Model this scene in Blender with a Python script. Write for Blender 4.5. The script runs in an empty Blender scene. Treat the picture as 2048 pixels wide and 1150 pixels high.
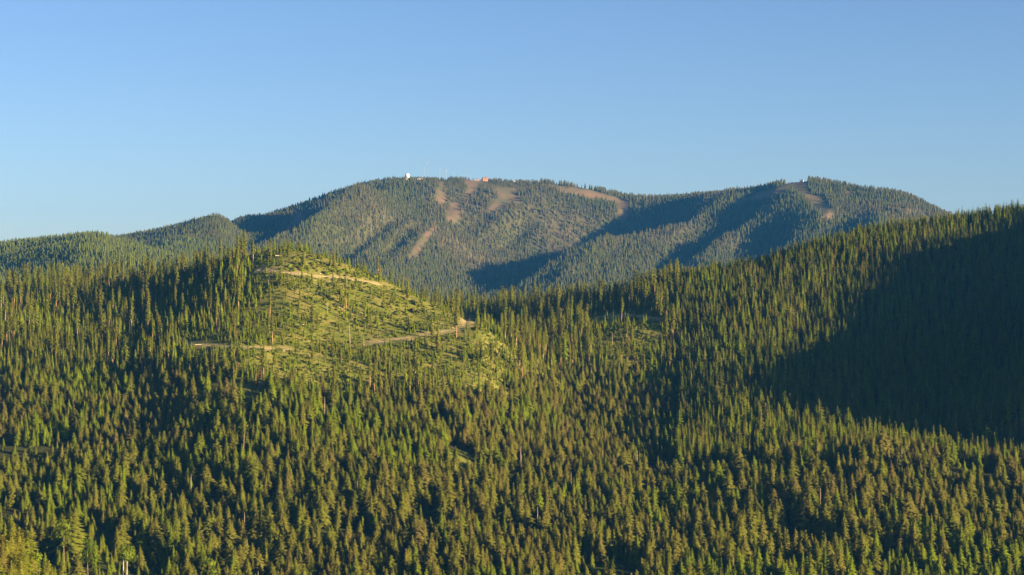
import bpy, math, random
import numpy as np
from mathutils import Vector, Matrix

R = math.radians
rng = np.random.default_rng(7)
random.seed(7)
scene = bpy.context.scene
COL = scene.collection

# ------------------------------------------------------------------ camera
CZ = 300.0                       # camera height above the datum
F = 3800.0                       # focal length in pixels of a 2048 wide frame
cam_d = bpy.data.cameras.new("camera"); cam = bpy.data.objects.new("camera", cam_d); COL.objects.link(cam)
cam.location = (0, 0, CZ); cam.rotation_euler = (R(90), 0, 0)
cam_d.sensor_width = 36.0; cam_d.lens = 36.0 * F / 2048.0
cam_d.clip_start = 1.0; cam_d.clip_end = 60000.0
scene.camera = cam

# ------------------------------------------------------------------ sky, sun, exposure
SUN_EL, SUN_BACK = 10.8, 28.0    # degrees above the horizon; degrees behind the camera, on the right
sun_to = Vector((math.cos(R(SUN_BACK)) * math.cos(R(SUN_EL)), -math.sin(R(SUN_BACK)) * math.cos(R(SUN_EL)), math.sin(R(SUN_EL))))
world = bpy.data.worlds.new("World"); scene.world = world; world.use_nodes = True
wn, wl = world.node_tree.nodes, world.node_tree.links
bg = wn["Background"]
sky = wn.new("ShaderNodeTexSky"); sky.sky_type = 'NISHITA'; sky.sun_disc = False
sky.sun_elevation = R(SUN_EL); sky.sun_rotation = math.atan2(sun_to.x, sun_to.y)
sky.altitude = 1200; sky.air_density = 1.0; sky.dust_density = 0.7; sky.ozone_density = 3.0
grade = wn.new("ShaderNodeMixRGB"); grade.blend_type = 'MULTIPLY'; grade.inputs[0].default_value = 1.0; grade.inputs[2].default_value = (0.91, 0.905, 1.06, 1)
wl.new(sky.outputs[0], grade.inputs[1]); wl.new(grade.outputs[0], bg.inputs[0]); bg.inputs[1].default_value = 0.05
sun_d = bpy.data.lights.new("sun", 'SUN'); sun = bpy.data.objects.new("sun", sun_d); COL.objects.link(sun)
sun_d.energy = 5.0; sun_d.angle = R(0.5); sun_d.color = (1.0, 0.815, 0.45)
sun.rotation_euler = (-sun_to).to_track_quat('-Z', 'Y').to_euler(); sun.location = (900, -600, 900)
vs = scene.view_settings
scene.display_settings.display_device = 'sRGB'
vs.view_transform = 'Standard'; vs.look = 'None'; vs.gamma = 1.0; vs.use_curve_mapping = False
vs.exposure = 1.74
SPUR_GAIN = 1.7
HAZE_DENSITY = 2.6e-5; HAZE_COLOR = (0.07, 0.36, 1.0, 1)     # of the air box built at the end
cy = scene.cycles
cy.max_bounces = 4; cy.diffuse_bounces = 1; cy.glossy_bounces = 1; cy.transmission_bounces = 2; cy.transparent_max_bounces = 4; cy.volume_bounces = 0
cy.use_denoising = True
cy.sample_clamp_indirect = 4.0

# ------------------------------------------------------------------ materials
def new_mat(name):
    m = bpy.data.materials.new(name); m.use_nodes = True
    nt = m.node_tree; b = nt.nodes["Principled BSDF"]
    b.inputs["Roughness"].default_value = 0.85
    b.inputs["Specular IOR Level"].default_value = 0.15
    return m, nt, b
def plain(name, col, rough=0.8, noise=0.25, scale=0.6, metal=0.0):
    m, nt, b = new_mat(name)
    tc = nt.nodes.new("ShaderNodeTexCoord"); n = nt.nodes.new("ShaderNodeTexNoise")
    n.inputs["Scale"].default_value = scale; n.inputs["Detail"].default_value = 5
    nt.links.new(tc.outputs["Object"], n.inputs["Vector"])
    mx = nt.nodes.new("ShaderNodeMixRGB"); mx.blend_type = 'MULTIPLY'; mx.inputs[0].default_value = 1.0
    mx.inputs[1].default_value = (*col, 1)
    mr = nt.nodes.new("ShaderNodeMapRange"); mr.inputs[1].default_value = 0.3; mr.inputs[2].default_value = 0.7
    mr.inputs[3].default_value = 1 - noise; mr.inputs[4].default_value = 1 + noise
    nt.links.new(n.outputs["Fac"], mr.inputs[0]); nt.links.new(mr.outputs[0], mx.inputs[2])
    nt.links.new(mx.outputs[0], b.inputs["Base Color"])
    b.inputs["Roughness"].default_value = rough; b.inputs["Metallic"].default_value = metal
    return m
def foliage_mat(name, ramp, transl=0.15, var=0.35, scale=0.9):
    """colour along a ramp by the per-tree value 'tint', a little uneven inside the crown"""
    m, nt, b = new_mat(name)
    at = nt.nodes.new("ShaderNodeAttribute"); at.attribute_type = 'INSTANCER'; at.attribute_name = "tint"
    cr = nt.nodes.new("ShaderNodeValToRGB"); e = cr.color_ramp.elements
    e[0].position = ramp[0][0]; e[0].color = (*ramp[0][1], 1)
    e[1].position = ramp[-1][0]; e[1].color = (*ramp[-1][1], 1)
    for p, c in ramp[1:-1]:
        k = e.new(p); k.color = (*c, 1)
    nt.links.new(at.outputs["Fac"], cr.inputs[0])
    tc = nt.nodes.new("ShaderNodeTexCoord"); n = nt.nodes.new("ShaderNodeTexNoise")
    n.inputs["Scale"].default_value = scale; n.inputs["Detail"].default_value = 3
    nt.links.new(tc.outputs["Object"], n.inputs["Vector"])
    mr = nt.nodes.new("ShaderNodeMapRange"); mr.inputs[1].default_value = 0.3; mr.inputs[2].default_value = 0.7
    mr.inputs[3].default_value = 1 - var; mr.inputs[4].default_value = 1 + var
    nt.links.new(n.outputs["Fac"], mr.inputs[0])
    mx = nt.nodes.new("ShaderNodeMixRGB"); mx.blend_type = 'MULTIPLY'; mx.inputs[0].default_value = 1.0
    nt.links.new(cr.outputs[0], mx.inputs[1]); nt.links.new(mr.outputs[0], mx.inputs[2])
    d = nt.nodes.new("ShaderNodeBsdfDiffuse"); t = nt.nodes.new("ShaderNodeBsdfTranslucent"); ms = nt.nodes.new("ShaderNodeMixShader")
    nt.links.new(mx.outputs[0], d.inputs[0]); nt.links.new(mx.outputs[0], t.inputs[0])
    ms.inputs[0].default_value = transl
    nt.links.new(d.outputs[0], ms.inputs[1]); nt.links.new(t.outputs[0], ms.inputs[2])
    nt.links.new(ms.outputs[0], nt.nodes["Material Output"].inputs[0]); nt.nodes.remove(b)
    return m
RAMP = [(0.0, (0.132, 0.102, 0.028)), (0.18, (0.130, 0.116, 0.020)), (0.45, (0.120, 0.120, 0.015)), (0.72, (0.110, 0.134, 0.009)), (0.92, (0.142, 0.172, 0.009)), (1.0, (0.20, 0.085, 0.05))]
M_FOL = foliage_mat("conifer_needles", RAMP)
M_FAR = foliage_mat("far_conifer_needles", [(0.0, (0.125, 0.095, 0.055)), (0.35, (0.092, 0.080, 0.032)), (0.7, (0.074, 0.082, 0.025)), (1.0, (0.110, 0.130, 0.025))], 0.2, 0.25)
M_LEAF = foliage_mat("broad_leaves", [(0.0, (0.07, 0.11, 0.012)), (1.0, (0.19, 0.23, 0.02))], 0.3, 0.3, 0.7)
M_BARK = plain("conifer_bark", (0.20, 0.12, 0.075), 0.9, 0.4, 0.8)
M_PINEBARK = plain("orange_pine_bark", (0.36, 0.20, 0.12), 0.9, 0.35, 0.8)
M_SNAG = plain("weathered_dead_wood", (0.36, 0.26, 0.20), 0.85, 0.3, 0.9)
M_PALEBARK = plain("white_bark", (0.58, 0.47, 0.38), 0.8, 0.25, 0.9)
M_LOG = plain("bleached_log", (0.50, 0.38, 0.27), 0.85, 0.3, 0.9)
M_ROCK = plain("pale_rock", (0.34, 0.26, 0.19), 0.85, 0.35, 0.4)

# ------------------------------------------------------------------ terrain: heights on a fan shaped grid
def pchip(xk, yk, x):
    xk = np.asarray(xk, float); yk = np.asarray(yk, float)
    h = np.diff(xk); d = np.diff(yk) / h; m = np.zeros_like(yk)
    for i in range(1, len(yk) - 1):
        if d[i-1] * d[i] > 0:
            w1 = 2*h[i] + h[i-1]; w2 = h[i] + 2*h[i-1]
            m[i] = (w1 + w2) / (w1 / d[i-1] + w2 / d[i])
    m[0] = d[0]; m[-1] = d[-1]
    x = np.clip(x, xk[0], xk[-1]); i = np.clip(np.searchsorted(xk, x) - 1, 0, len(xk) - 2)
    t = (x - xk[i]) / h[i]
    return ((1+2*t)*(1-t)**2*yk[i] + t*(1-t)**2*h[i]*m[i] + t*t*(3-2*t)*yk[i+1] + t*t*(t-1)*h[i]*m[i+1])
def smooth(a, b, x):
    t = np.clip((x - a) / (b - a), 0.0, 1.0); return t*t*(3-2*t)

PX = np.concatenate([np.arange(-2200, -160, 40.0), np.arange(-160, 2220, 7.0), np.arange(2220, 4301, 30.0)])
D0, D1 = 560.0, 10500.0
NR = 640
LD = np.linspace(math.log(D0), math.log(D1), NR); DD = np.exp(LD)

# how the ground falls and rises with distance, column by column (picture height of the bare ground)
NEAR = {
 -900: [(560,1700),(760,1330),(900,1330),(1050,1190),(1300,960),(1500,790),(1750,660),(2000,590),(2250,570),(2800,680)],
    0: [(560,1700),(740,1190),(800,1135),(850,1190),(930,1275),(1010,1220),(1120,1140),(1300,985),(1500,810),(1700,690),(1900,620),(2100,585),(2300,580),(2800,680)],
  130: [(560,1700),(740,1280),(800,1235),(850,1270),(930,1290),(1010,1220),(1120,1140),(1300,985),(1500,800),(1700,690),(1900,615),(2100,580),(2300,575),(2800,680)],
  260: [(560,1700),(740,1430),(800,1350),(860,1330),(940,1290),(1010,1225),(1120,1145),(1300,985),(1500,800),(1700,680),(1850,610),(2050,570),(2250,575),(2800,690)],
  400: [(560,1700),(800,1410),(940,1320),(1120,1160),(1300,965),(1450,810),(1560,700),(1650,660),(1800,585),(1950,548),(2080,545),(2300,590),(2800,690)],
  480: [(560,1700),(800,1410),(940,1320),(1120,1155),(1300,945),(1450,795),(1560,690),(1650,650),(1770,558),(1880,514),(1960,514),(2150,580),(2800,690)],
  570: [(560,1700),(800,1410),(940,1320),(1120,1155),(1300,935),(1450,795),(1560,705),(1650,640),(1760,540),(1850,497),(1910,492),(2020,535),(2300,640),(2800,690)],
  660: [(560,1700),(800,1410),(940,1320),(1120,1150),(1300,945),(1450,815),(1560,725),(1650,655),(1760,556),(1840,514),(1890,514),(2000,570),(2300,650),(2800,690)],
  750: [(560,1700),(800,1410),(940,1320),(1120,1150),(1300,955),(1450,830),(1560,735),(1650,668),(1750,588),(1820,550),(1870,551),(1990,610),(2250,640),(2800,690)],
  850: [(560,1700),(800,1410),(940,1320),(1120,1150),(1300,965),(1430,850),(1540,755),(1630,685),(1720,625),(1780,602),(1830,604),(1930,640),(2150,622),(2300,622),(2800,690)],
  950: [(560,1700),(800,1410),(940,1320),(1120,1150),(1300,985),(1420,880),(1530,780),(1610,705),(1680,655),(1730,645),(1790,665),(1900,690),(2050,650),(2200,622),(2350,630),(2800,690)],
 1040: [(560,1700),(800,1410),(940,1320),(1120,1155),(1300,1005),(1420,908),(1530,820),(1620,746),(1700,700),(1780,698),(1860,700),(1980,660),(2100,630),(2250,625),(2400,650),(2800,700)],
 1150: [(560,1700),(800,1410),(940,1320),(1120,1160),(1300,1008),(1420,928),(1530,866),(1630,803),(1720,735),(1800,690),(1900,655),(2030,622),(2150,616),(2400,650),(2800,700)],
 1250: [(560,1700),(800,1410),(940,1320),(1120,1160),(1300,1006),(1420,930),(1530,870),(1640,800),(1730,720),(1800,670),(1880,640),(1980,610),(2080,606),(2350,650),(2800,700)],
 1350: [(560,1700),(800,1410),(940,1320),(1120,1165),(1290,1012),(1400,932),(1500,878),(1620,805),(1740,715),(1860,635),(1960,585),(2040,570),(2150,580),(2400,650),(2800,700)],
 1500: [(560,1700),(800,1410),(940,1320),(1120,1165),(1260,1025),(1360,940),(1430,905),(1520,845),(1640,760),(1760,680),(1880,610),(1980,560),(2060,545),(2180,570),(2500,660),(2800,700)],
 1650: [(560,1700),(800,1410),(940,1320),(1120,1165),(1260,1020),(1360,920),(1420,900),(1520,850),(1640,765),(1780,670),(1920,570),(2030,508),(2100,498),(2220,530),(2500,640),(2800,700)],
 1780: [(560,1700),(800,1410),(940,1320),(1120,1165),(1260,1015),(1360,905),(1420,900),(1520,855),(1640,770),(1780,670),(1920,565),(2030,495),(2110,472),(2230,500),(2500,630),(2800,700)],
 1900: [(560,1700),(800,1410),(940,1320),(1120,1165),(1260,1025),(1350,925),(1420,915),(1520,860),(1640,775),(1780,670),(1920,565),(2040,485),(2120,458),(2240,490),(2500,620),(2800,700)],
 2048: [(560,1700),(800,1410),(940,1320),(1120,1170),(1260,1035),(1350,940),(1420,925),(1520,865),(1640,775),(1780,665),(1920,555),(2040,468),(2130,437),(2250,470),(2500,600),(2800,700)],
 2500: [(560,1700),(800,1410),(940,1320),(1120,1180),(1260,1050),(1350,960),(1420,930),(1520,860),(1640,770),(1780,660),(1920,540),(2050,440),(2150,400),(2300,430),(2500,540),(2800,660)],
 4300: [(560,1800),(800,1500),(940,1400),(1120,1250),(1260,1130),(1420,1000),(1640,830),(1920,600),(2150,480),(2500,560),(2800,660)],
}
FAR = {
-1200: [(2500,690),(3200,620),(3800,560),(4300,520),(4800,560),(6000,560),(8000,570),(10500,575)],
    0: [(2500,690),(2900,645),(3300,600),(3700,552),(4200,500),(4450,490),(4800,520),(5300,545),(6200,545),(8000,570),(10500,575)],
  100: [(2500,690),(2900,645),(3300,600),(3700,540),(4150,490),(4400,480),(4750,505),(5300,540),(6200,540),(8000,570),(10500,575)],
  180: [(2500,690),(2900,645),(3300,595),(3700,530),(4100,482),(4350,471),(4700,495),(5100,500),(5500,497),(6200,540),(8000,570),(10500,575)],
  260: [(2500,690),(2900,645),(3300,600),(3700,545),(4050,505),(4250,496),(4500,510),(4900,500),(5300,477),(5450,475),(5700,495),(6500,540),(8000,570),(10500,575)],
  340: [(2500,690),(2900,650),(3300,612),(3700,560),(4000,530),(4200,522),(4450,530),(4900,490),(5250,460),(5400,455),(5700,475),(6500,535),(8000,570),(10500,575)],
  430: [(2500,690),(2900,660),(3300,630),(3700,580),(4000,550),(4200,545),(4400,545),(4800,500),(5150,455),(5350,438),(5650,455),(6000,480),(6500,520),(8000,560),(10500,575)],
  500: [(2500,690),(2900,670),(3400,650),(3900,610),(4300,580),(4500,560),(4900,508),(5250,465),(5500,450),(5800,445),(6100,442),(6400,470),(7000,530),(10500,575)],
  580: [(2500,690),(2900,675),(3500,660),(4000,630),(4400,600),(4700,560),(5100,505),(5500,460),(5900,430),(6200,420),(6500,440),(7000,510),(10500,575)],
  700: [(2500,690),(2900,680),(3500,670),(4000,645),(4400,612),(4700,572),(5100,512),(5500,458),(5900,408),(6250,380),(6500,388),(7000,450),(8000,520),(10500,575)],
  820: [(2500,690),(2900,680),(3500,670),(4000,650),(4400,620),(4700,597),(5100,560),(5500,500),(5900,418),(6200,366),(6330,360),(6600,375),(7200,450),(8000,520),(10500,575)],
  960: [(2500,690),(2900,680),(3500,675),(4000,655),(4400,625),(4700,603),(5100,582),(5500,550),(5800,502),(6100,415),(6250,371),(6340,360),(6600,372),(7200,450),(8000,520),(10500,575)],
 1080: [(2500,690),(2900,680),(3500,675),(4000,655),(4400,625),(4700,603),(5100,585),(5500,558),(5800,510),(6100,428),(6300,379),(6420,366),(6700,380),(7200,450),(8000,520),(10500,575)],
 1170: [(2500,690),(2900,680),(3500,675),(4000,655),(4400,625),(4700,603),(5100,585),(5500,558),(5800,515),(6100,442),(6300,393),(6450,376),(6700,390),(7200,450),(8000,520),(10500,575)],
 1270: [(2500,690),(2900,680),(3500,675),(4000,655),(4400,622),(4700,598),(5100,575),(5500,545),(5800,510),(6100,452),(6300,413),(6450,397),(6700,405),(7200,460),(8000,520),(10500,575)],
 1400: [(2500,690),(2900,680),(3500,670),(4000,645),(4400,610),(4700,578),(5100,530),(5500,478),(5900,428),(6200,398),(6350,392),(6600,405),(7200,460),(8000,520),(10500,575)],
 1520: [(2500,690),(2900,680),(3500,665),(4000,635),(4400,595),(4700,562),(5100,515),(5500,460),(5850,408),(6080,382),(6200,379),(6450,395),(7000,450),(8000,520),(10500,575)],
 1615: [(2500,690),(2900,680),(3500,660),(4000,625),(4400,585),(4700,548),(5100,495),(5500,435),(5800,388),(5980,366),(6060,363),(6300,380),(6900,440),(8000,520),(10500,575)],
 1700: [(2500,690),(2900,680),(3500,655),(4000,620),(4400,580),(4700,543),(5100,490),(5500,435),(5800,393),(5980,376),(6060,375),(6300,390),(6900,440),(8000,520),(10500,575)],
 1800: [(2500,690),(2900,680),(3500,655),(4000,620),(4400,580),(4700,545),(5100,495),(5500,443),(5800,405),(5980,391),(6060,390),(6300,400),(6900,450),(8000,520),(10500,575)],
 1900: [(2500,690),(2900,680),(3500,655),(4000,620),(4400,585),(4700,555),(5100,510),(5500,465),(5800,437),(5980,432),(6060,434),(6300,445),(6900,480),(8000,530),(10500,575)],
 2048: [(2500,690),(2900,680),(3500,660),(4000,630),(4400,595),(4700,570),(5100,535),(5500,500),(5800,485),(6060,485),(6300,492),(6900,515),(8000,545),(10500,575)],
 3200: [(2500,690),(2900,680),(3500,650),(4400,600),(5500,560),(6500,550),(8000,560),(10500,575)],
}
def columns(tab):
    keys = sorted(tab); rows = []
    for k in keys:
        d, p = zip(*tab[k]); rows.append(pchip(np.log(d), p, LD))
    rows = np.array(rows)                                     # key x depth
    out = np.empty((len(PX), NR))
    for j in range(NR): out[:, j] = pchip(keys, rows[:, j], PX)
    return out
PYn, PYf = columns(NEAR), columns(FAR)
w = smooth(math.log(2520), math.log(2780), LD)[None, :]
PY = PYn * (1 - w) + PYf * w
X = (PX[:, None] - 1024.0) / F * DD[None, :]
Y = np.repeat(DD[None, :], len(PX), 0)
Z = CZ + (575.0 - PY) / F * DD[None, :]

def vnoise(x, y, seed):
    """smooth value noise in the plan, range about -1..1"""
    xi, yi = np.floor(x).astype(np.int64), np.floor(y).astype(np.int64)
    fx, fy = x - xi, y - yi
    fx, fy = fx*fx*(3-2*fx), fy*fy*(3-2*fy)
    def hsh(a, b):
        n = (a * 374761393 + b * 668265263 + seed * 1442695041) & 0xFFFFFFFF
        n = ((n ^ (n >> 13)) * 1274126177) & 0xFFFFFFFF
        return ((n ^ (n >> 16)) & 0xFFFF) / 32767.5 - 1.0
    return ((hsh(xi, yi)*(1-fx) + hsh(xi+1, yi)*fx)*(1-fy) + (hsh(xi, yi+1)*(1-fx) + hsh(xi+1, yi+1)*fx)*fy)
def fbm(x, y, s, seed, oct=4):
    a, o = 1.0, 0.0
    for k in range(oct):
        o = o + a * vnoise(x / s, y / s, seed + k); a *= 0.5; s *= 0.5
    return o

def ridge(pts, Zg, sharp=1.0):
    """a spur along a line of (px, depth, height, half width) added to the ground"""
    P = [((p[0]-1024)/F*p[1], p[1], p[2], p[3]) for p in pts]
    best = np.zeros_like(Zg); gain = 1.0
    for (x0, y0, h0, w0), (x1, y1, h1, w1) in zip(P[:-1], P[1:]):
        dx, dy = x1-x0, y1-y0; L2 = dx*dx + dy*dy
        t = np.clip(((X-x0)*dx + (Y-y0)*dy) / L2, 0, 1)
        d = np.hypot(X - x0 - t*dx, Y - y0 - t*dy); h = gain*(h0 + (h1-h0)*t); ww = w0 + (w1-w0)*t
        u = d / ww
        best = np.maximum(best, h * (np.sqrt(1 + 0) * np.where(u < 1.6, np.maximum(0, 1 - u/1.6)**1.25, 0)))
    return best
SPUR = np.zeros_like(Z)
# far mountain: spurs running down towards the left of the view, hollows between
for pts in (
    [(960,6250,5,150),(900,5950,30,170),(850,5600,42,190),(800,5250,48,190),(760,4900,45,190),(730,4600,20,160)],
    [(810,6150,20,120),(750,5900,65,130),(690,5620,85,140),(640,5300,85,150),(600,4950,50,150)],
    [(700,6150,5,80),(640,5900,25,90),(590,5600,40,110),(540,5250,40,120)],
    [(890,5980,10,60),(820,5700,45,70),(765,5420,55,80),(725,5120,50,90)],

    [(1560,6050,5,120),(1470,5850,30,120),(1380,5650,38,120),(1290,5480,25,120)],
    [(1610,5950,5,90),(1570,5780,32,100),(1510,5600,40,100),(1440,5420,35,110),(1350,5200,25,110),(1260,4950,40,120),(1180,4750,15,120)],
    [(1620,5960,10,70),(1640,5700,40,100),(1640,5400,50,120),(1560,5100,55,130),(1470,4850,40,130)],
    [(1720,5900,5,90),(1760,5600,35,120),(1760,5250,55,150),(1680,4950,60,150),(1560,4700,40,140)],
    # left hills
    [(430,5300,5,120),(400,5050,15,140),(360,4800,10,120)],
    [(180,4350,0,120),(270,4200,22,120),(360,4080,24,120),(470,3950,16,120)],
    [(60,4000,5,120),(170,3800,22,130),(290,3650,28,130),(420,3550,15,120)],
):
    SPUR = np.maximum(SPUR, ridge(pts, Z))
SKYX = [-400, 0, 100, 180, 250, 300, 350, 400, 430, 480, 500, 520, 580, 640, 700, 760, 815, 860, 900, 960, 1000, 1040, 1080, 1150, 1200, 1250, 1320, 1400, 1450, 1500, 1560, 1615, 1650, 1700, 1750, 1800, 1850, 1890, 1950, 2048, 2400]
SKYP = [500, 490, 480, 470, 476, 468, 452, 442, 438, 441, 442, 437, 420, 401, 380, 365, 359, 359, 358, 362, 363, 361, 367, 372, 384, 395, 398, 392, 388, 381, 369, 362, 364, 375, 383, 389, 410, 430, 455, 485, 530]
DS = np.interp(PX, [-400, 180, 300, 430, 500, 580, 700, 820, 1080, 1270, 1400, 1520, 1615, 2048], [4400, 4350, 5400, 5350, 6050, 6200, 6280, 6330, 6420, 6450, 6350, 6200, 6060, 6000])[:, None]
face = smooth(40, 480, DS - Y) * smooth(4250, 4800, Y) * smooth(420, 560, PX)[:, None]
VALLEY = np.zeros_like(Z)
for pts in (

    [(800,6200,20,90),(700,6020,60,120),(610,5780,90,150),(530,5500,100,170),(460,5200,70,170)],
    [(800,5750,20,70),(740,5500,40,90),(690,5250,45,100),(650,5000,30,100)],
    [(1560,5980,10,80),(1490,5800,30,90),(1410,5650,30,90),(1330,5560,15,90)],
    [(1590,5750,15,80),(1530,5580,35,90),(1460,5400,35,100),(1360,5150,40,110),(1270,4900,40,110)],
    [(1720,5600,10,80),(1680,5350,45,120),(1620,5150,60,140),(1500,4950,40,130)],
): VALLEY = np.maximum(VALLEY, ridge(pts, Z))
calm = 1 - 0.55*smooth(1330, 1480, PX)[:, None]
Z += ((SPUR*SPUR_GAIN - VALLEY*1.1)*calm - 40.0) * face + SPUR * (1 - smooth(420, 560, PX)[:, None]) * smooth(3000, 3400, Y)
def crest_line(pts, slope, kk=8.0):
    """a ridge whose crest passes through (px, depth, picture height), falling away on both sides"""
    global Z
    P = [((a-1024)/F*d, d, CZ + (575-q)/F*d) for a, d, q in pts]; top = np.full_like(Z, -1e4)
    for (x0, y0, z0), (x1, y1, z1) in zip(P[:-1], P[1:]):
        dx, dy = x1-x0, y1-y0; t = np.clip(((X-x0)*dx + (Y-y0)*dy)/(dx*dx+dy*dy), 0, 1)
        top = np.maximum(top, z0 + (z1-z0)*t - slope*np.hypot(X-x0-t*dx, Y-y0-t*dy))
    Z = kk*np.logaddexp(Z/kk, top/kk)
crest_line([(1430,5850,446),(1350,5730,450),(1270,5600,464),(1190,5400,490),(1100,5200,524),(1000,5000,560),(920,4850,590)], 0.42)
_c = 0.9*X - 0.44*Y; _a = 0.44*X + 0.9*Y                       # gullies run down the face towards the left of the view
rib = (1 - np.abs(vnoise(_c/150 + 0.4*vnoise(_a/500, _c/500, 5), _a/900, 171)))*42 + (1 - np.abs(vnoise(_c/70 + 0.5*vnoise(_a/300, _c/300, 6), _a/420, 173)))*17
Z += (rib - 36.0) * smooth(20, 330, DS - Y) * smooth(4250, 4800, Y) * smooth(300, 560, PX)[:, None]
# right hill wraps round towards the viewer outside the frame and shades its own hollow
sx, sy = math.cos(R(SUN_BACK)), -math.sin(R(SUN_BACK))          # towards the sun in the plan
S = -sy * X + sx * Y; T = sx * X + sy * Y
TC = -200.0
def edge(px, py):
    c = int(np.argmin(np.abs(PX - px))); g_ = 575.0 - (Z[c] - CZ)*F/DD; d = float(DD[np.argmax((g_ <= py) & (DD > 1400))])                                            # a point on the shadow's edge -> where and how high the crest must be
    x, z = (px-1024)/F*d, (575-py)/F*d
    return -sy*x + sx*d, z + math.tan(R(SUN_EL))*(TC - (sx*x + sy*d)) + 9.0
E = [edge(1510,838), edge(1595,722), edge(1680,615), edge(1790,520), edge(1920,478)]
E = [(E[0][0]-140, E[0][1]-190), (E[0][0]-28, E[0][1]-85)] + E + [(E[-1][0]+150, E[-1][1]+20), (E[-1][0]+600, -150)]
crest = CZ + pchip([q[0] for q in E], [q[1] for q in E], S) + 5.0*fbm(S, S*0, 70, 151, 4)
cast = crest - 0.55 * np.abs(T - TC) - 400*smooth(0, 300, E[0][0] - S)
k = 14.0
Z = np.where(DD[None, :] < 2600, k * np.logaddexp(Z / k, cast / k), Z)

# broken relief everywhere
far_w = smooth(2400, 4500, Y)
Z += fbm(X, Y, 60, 3, 4) * 1.5 * (1 - far_w) + (fbm(X, Y, 330, 11, 5) * 16.0) * far_w
Z += fbm(X * 1.0, Y, 170, 21, 3) * 3.0 * (1 - far_w) * smooth(900, 1200, Y)

# keep the far skyline where it belongs
_py = 575.0 - (Z - CZ) * F / Y; _m = np.where(Y > 3900, _py, 9999); _k = np.argmin(_m, 1); _e = np.interp(PX, SKYX, SKYP) - _m[np.arange(len(PX)), _k]
_e = np.convolve(np.pad(_e, 9, mode='edge'), np.hanning(21)[1:-1]/np.hanning(21).sum(), 'valid')
_e = np.where((PX > -400) & (PX < 2400), _e, 0); _d = DD[_k]
Z += -(_e/F)[:, None] * Y * smooth(0, 1, (Y - _d[:, None] + 1100) / 1000.0)
def recompute_py(): return 575.0 - (Z - CZ) * F / Y
PYg = recompute_py()
RUN = np.minimum.accumulate(PYg, axis=1)                      # horizon seen from the camera as depth grows
RUNp = np.concatenate([np.full((len(PX), 1), 9999.0), RUN[:, :-1]], 1)
VIS = PYg <= RUNp + 6.0

def grid_at(G, x, y):
    px = 1024 + F * x / y
    c = np.interp(px, PX, np.arange(len(PX))); r = (np.log(y) - LD[0]) / (LD[1] - LD[0])
    c0 = np.clip(np.floor(c).astype(int), 0, len(PX)-2); r0 = np.clip(np.floor(r).astype(int), 0, NR-2)
    fc, fr = np.clip(c - c0, 0, 1), np.clip(r - r0, 0, 1)
    return ((G[c0, r0]*(1-fc) + G[c0+1, r0]*fc)*(1-fr) + (G[c0, r0+1]*(1-fc) + G[c0+1, r0+1]*fc)*fr)
def hz(x, y): return grid_at(Z, np.asarray(x, float), np.asarray(y, float))
def spot(px, py, dmin=600.0, dmax=9000.0):
    """the place on the ground where a line of sight first lands"""
    d = np.exp(np.linspace(math.log(dmin), math.log(dmax), 6000)); x = (px - 1024)/F*d
    g = 575.0 - (hz(x, d) - CZ)*F/d
    i = int(np.argmax(g <= py)) if (g <= py).any() else int(np.argmin(g))
    return float(x[i]), float(d[i]), float(hz(x[i], d[i]))

# ------------------------------------------------------------------ open ground, roads and runs as masks on the grid
def in_poly(px, py, poly):
    ins = np.zeros(px.shape, bool); n = len(poly)
    for i in range(n):
        x0, y0 = poly[i]; x1, y1 = poly[(i+1) % n]
        c = ((y0 > py) != (y1 > py)) & (px < (x1-x0)*(py-y0)/(y1-y0+1e-9) + x0)
        ins ^= c
    return ins
GPX = np.repeat(PX[:, None], NR, 1)
wob_x = GPX + 24*fbm(X, Y, 40, 41, 4); wob_y = PYg + 13*fbm(X, Y, 40, 43, 4)
near_ok = VIS & (Y < 2300)
KNOLL = [(505,515),(560,500),(640,512),(760,556),(840,598),(968,640),(1000,690),(1020,780),(960,800),(890,775),(800,770),(720,785),(640,785),(560,775),(480,745),(360,715),(355,672),(440,655),(520,640),(530,590),(500,560)]
OPEN = (in_poly(wob_x, wob_y, KNOLL) & near_ok).astype(float)
CLEAR2 = [(1165,640),(1250,622),(1320,632),(1325,700),(1290,735),(1225,715),(1180,685)]
OPEN2 = (in_poly(wob_x, wob_y, CLEAR2) & near_ok).astype(float)
LEFTGAP = [(-40,598),(60,590),(75,625),(30,640),(-40,640)]
OPEN3 = (in_poly(wob_x, wob_y, LEFTGAP) & near_ok).astype(float)
MEADOW = [(880,905),(925,900),(945,925),(935,968),(890,965),(874,935)]
OPEN4 = (in_poly(wob_x, wob_y, MEADOW) & near_ok).astype(float)
far_ok = VIS & (Y > 4400)
wfx = GPX + 3*fbm(X, Y, 120, 51, 3); wfy = PYg + 2*fbm(X, Y, 120, 53, 3)
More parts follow.
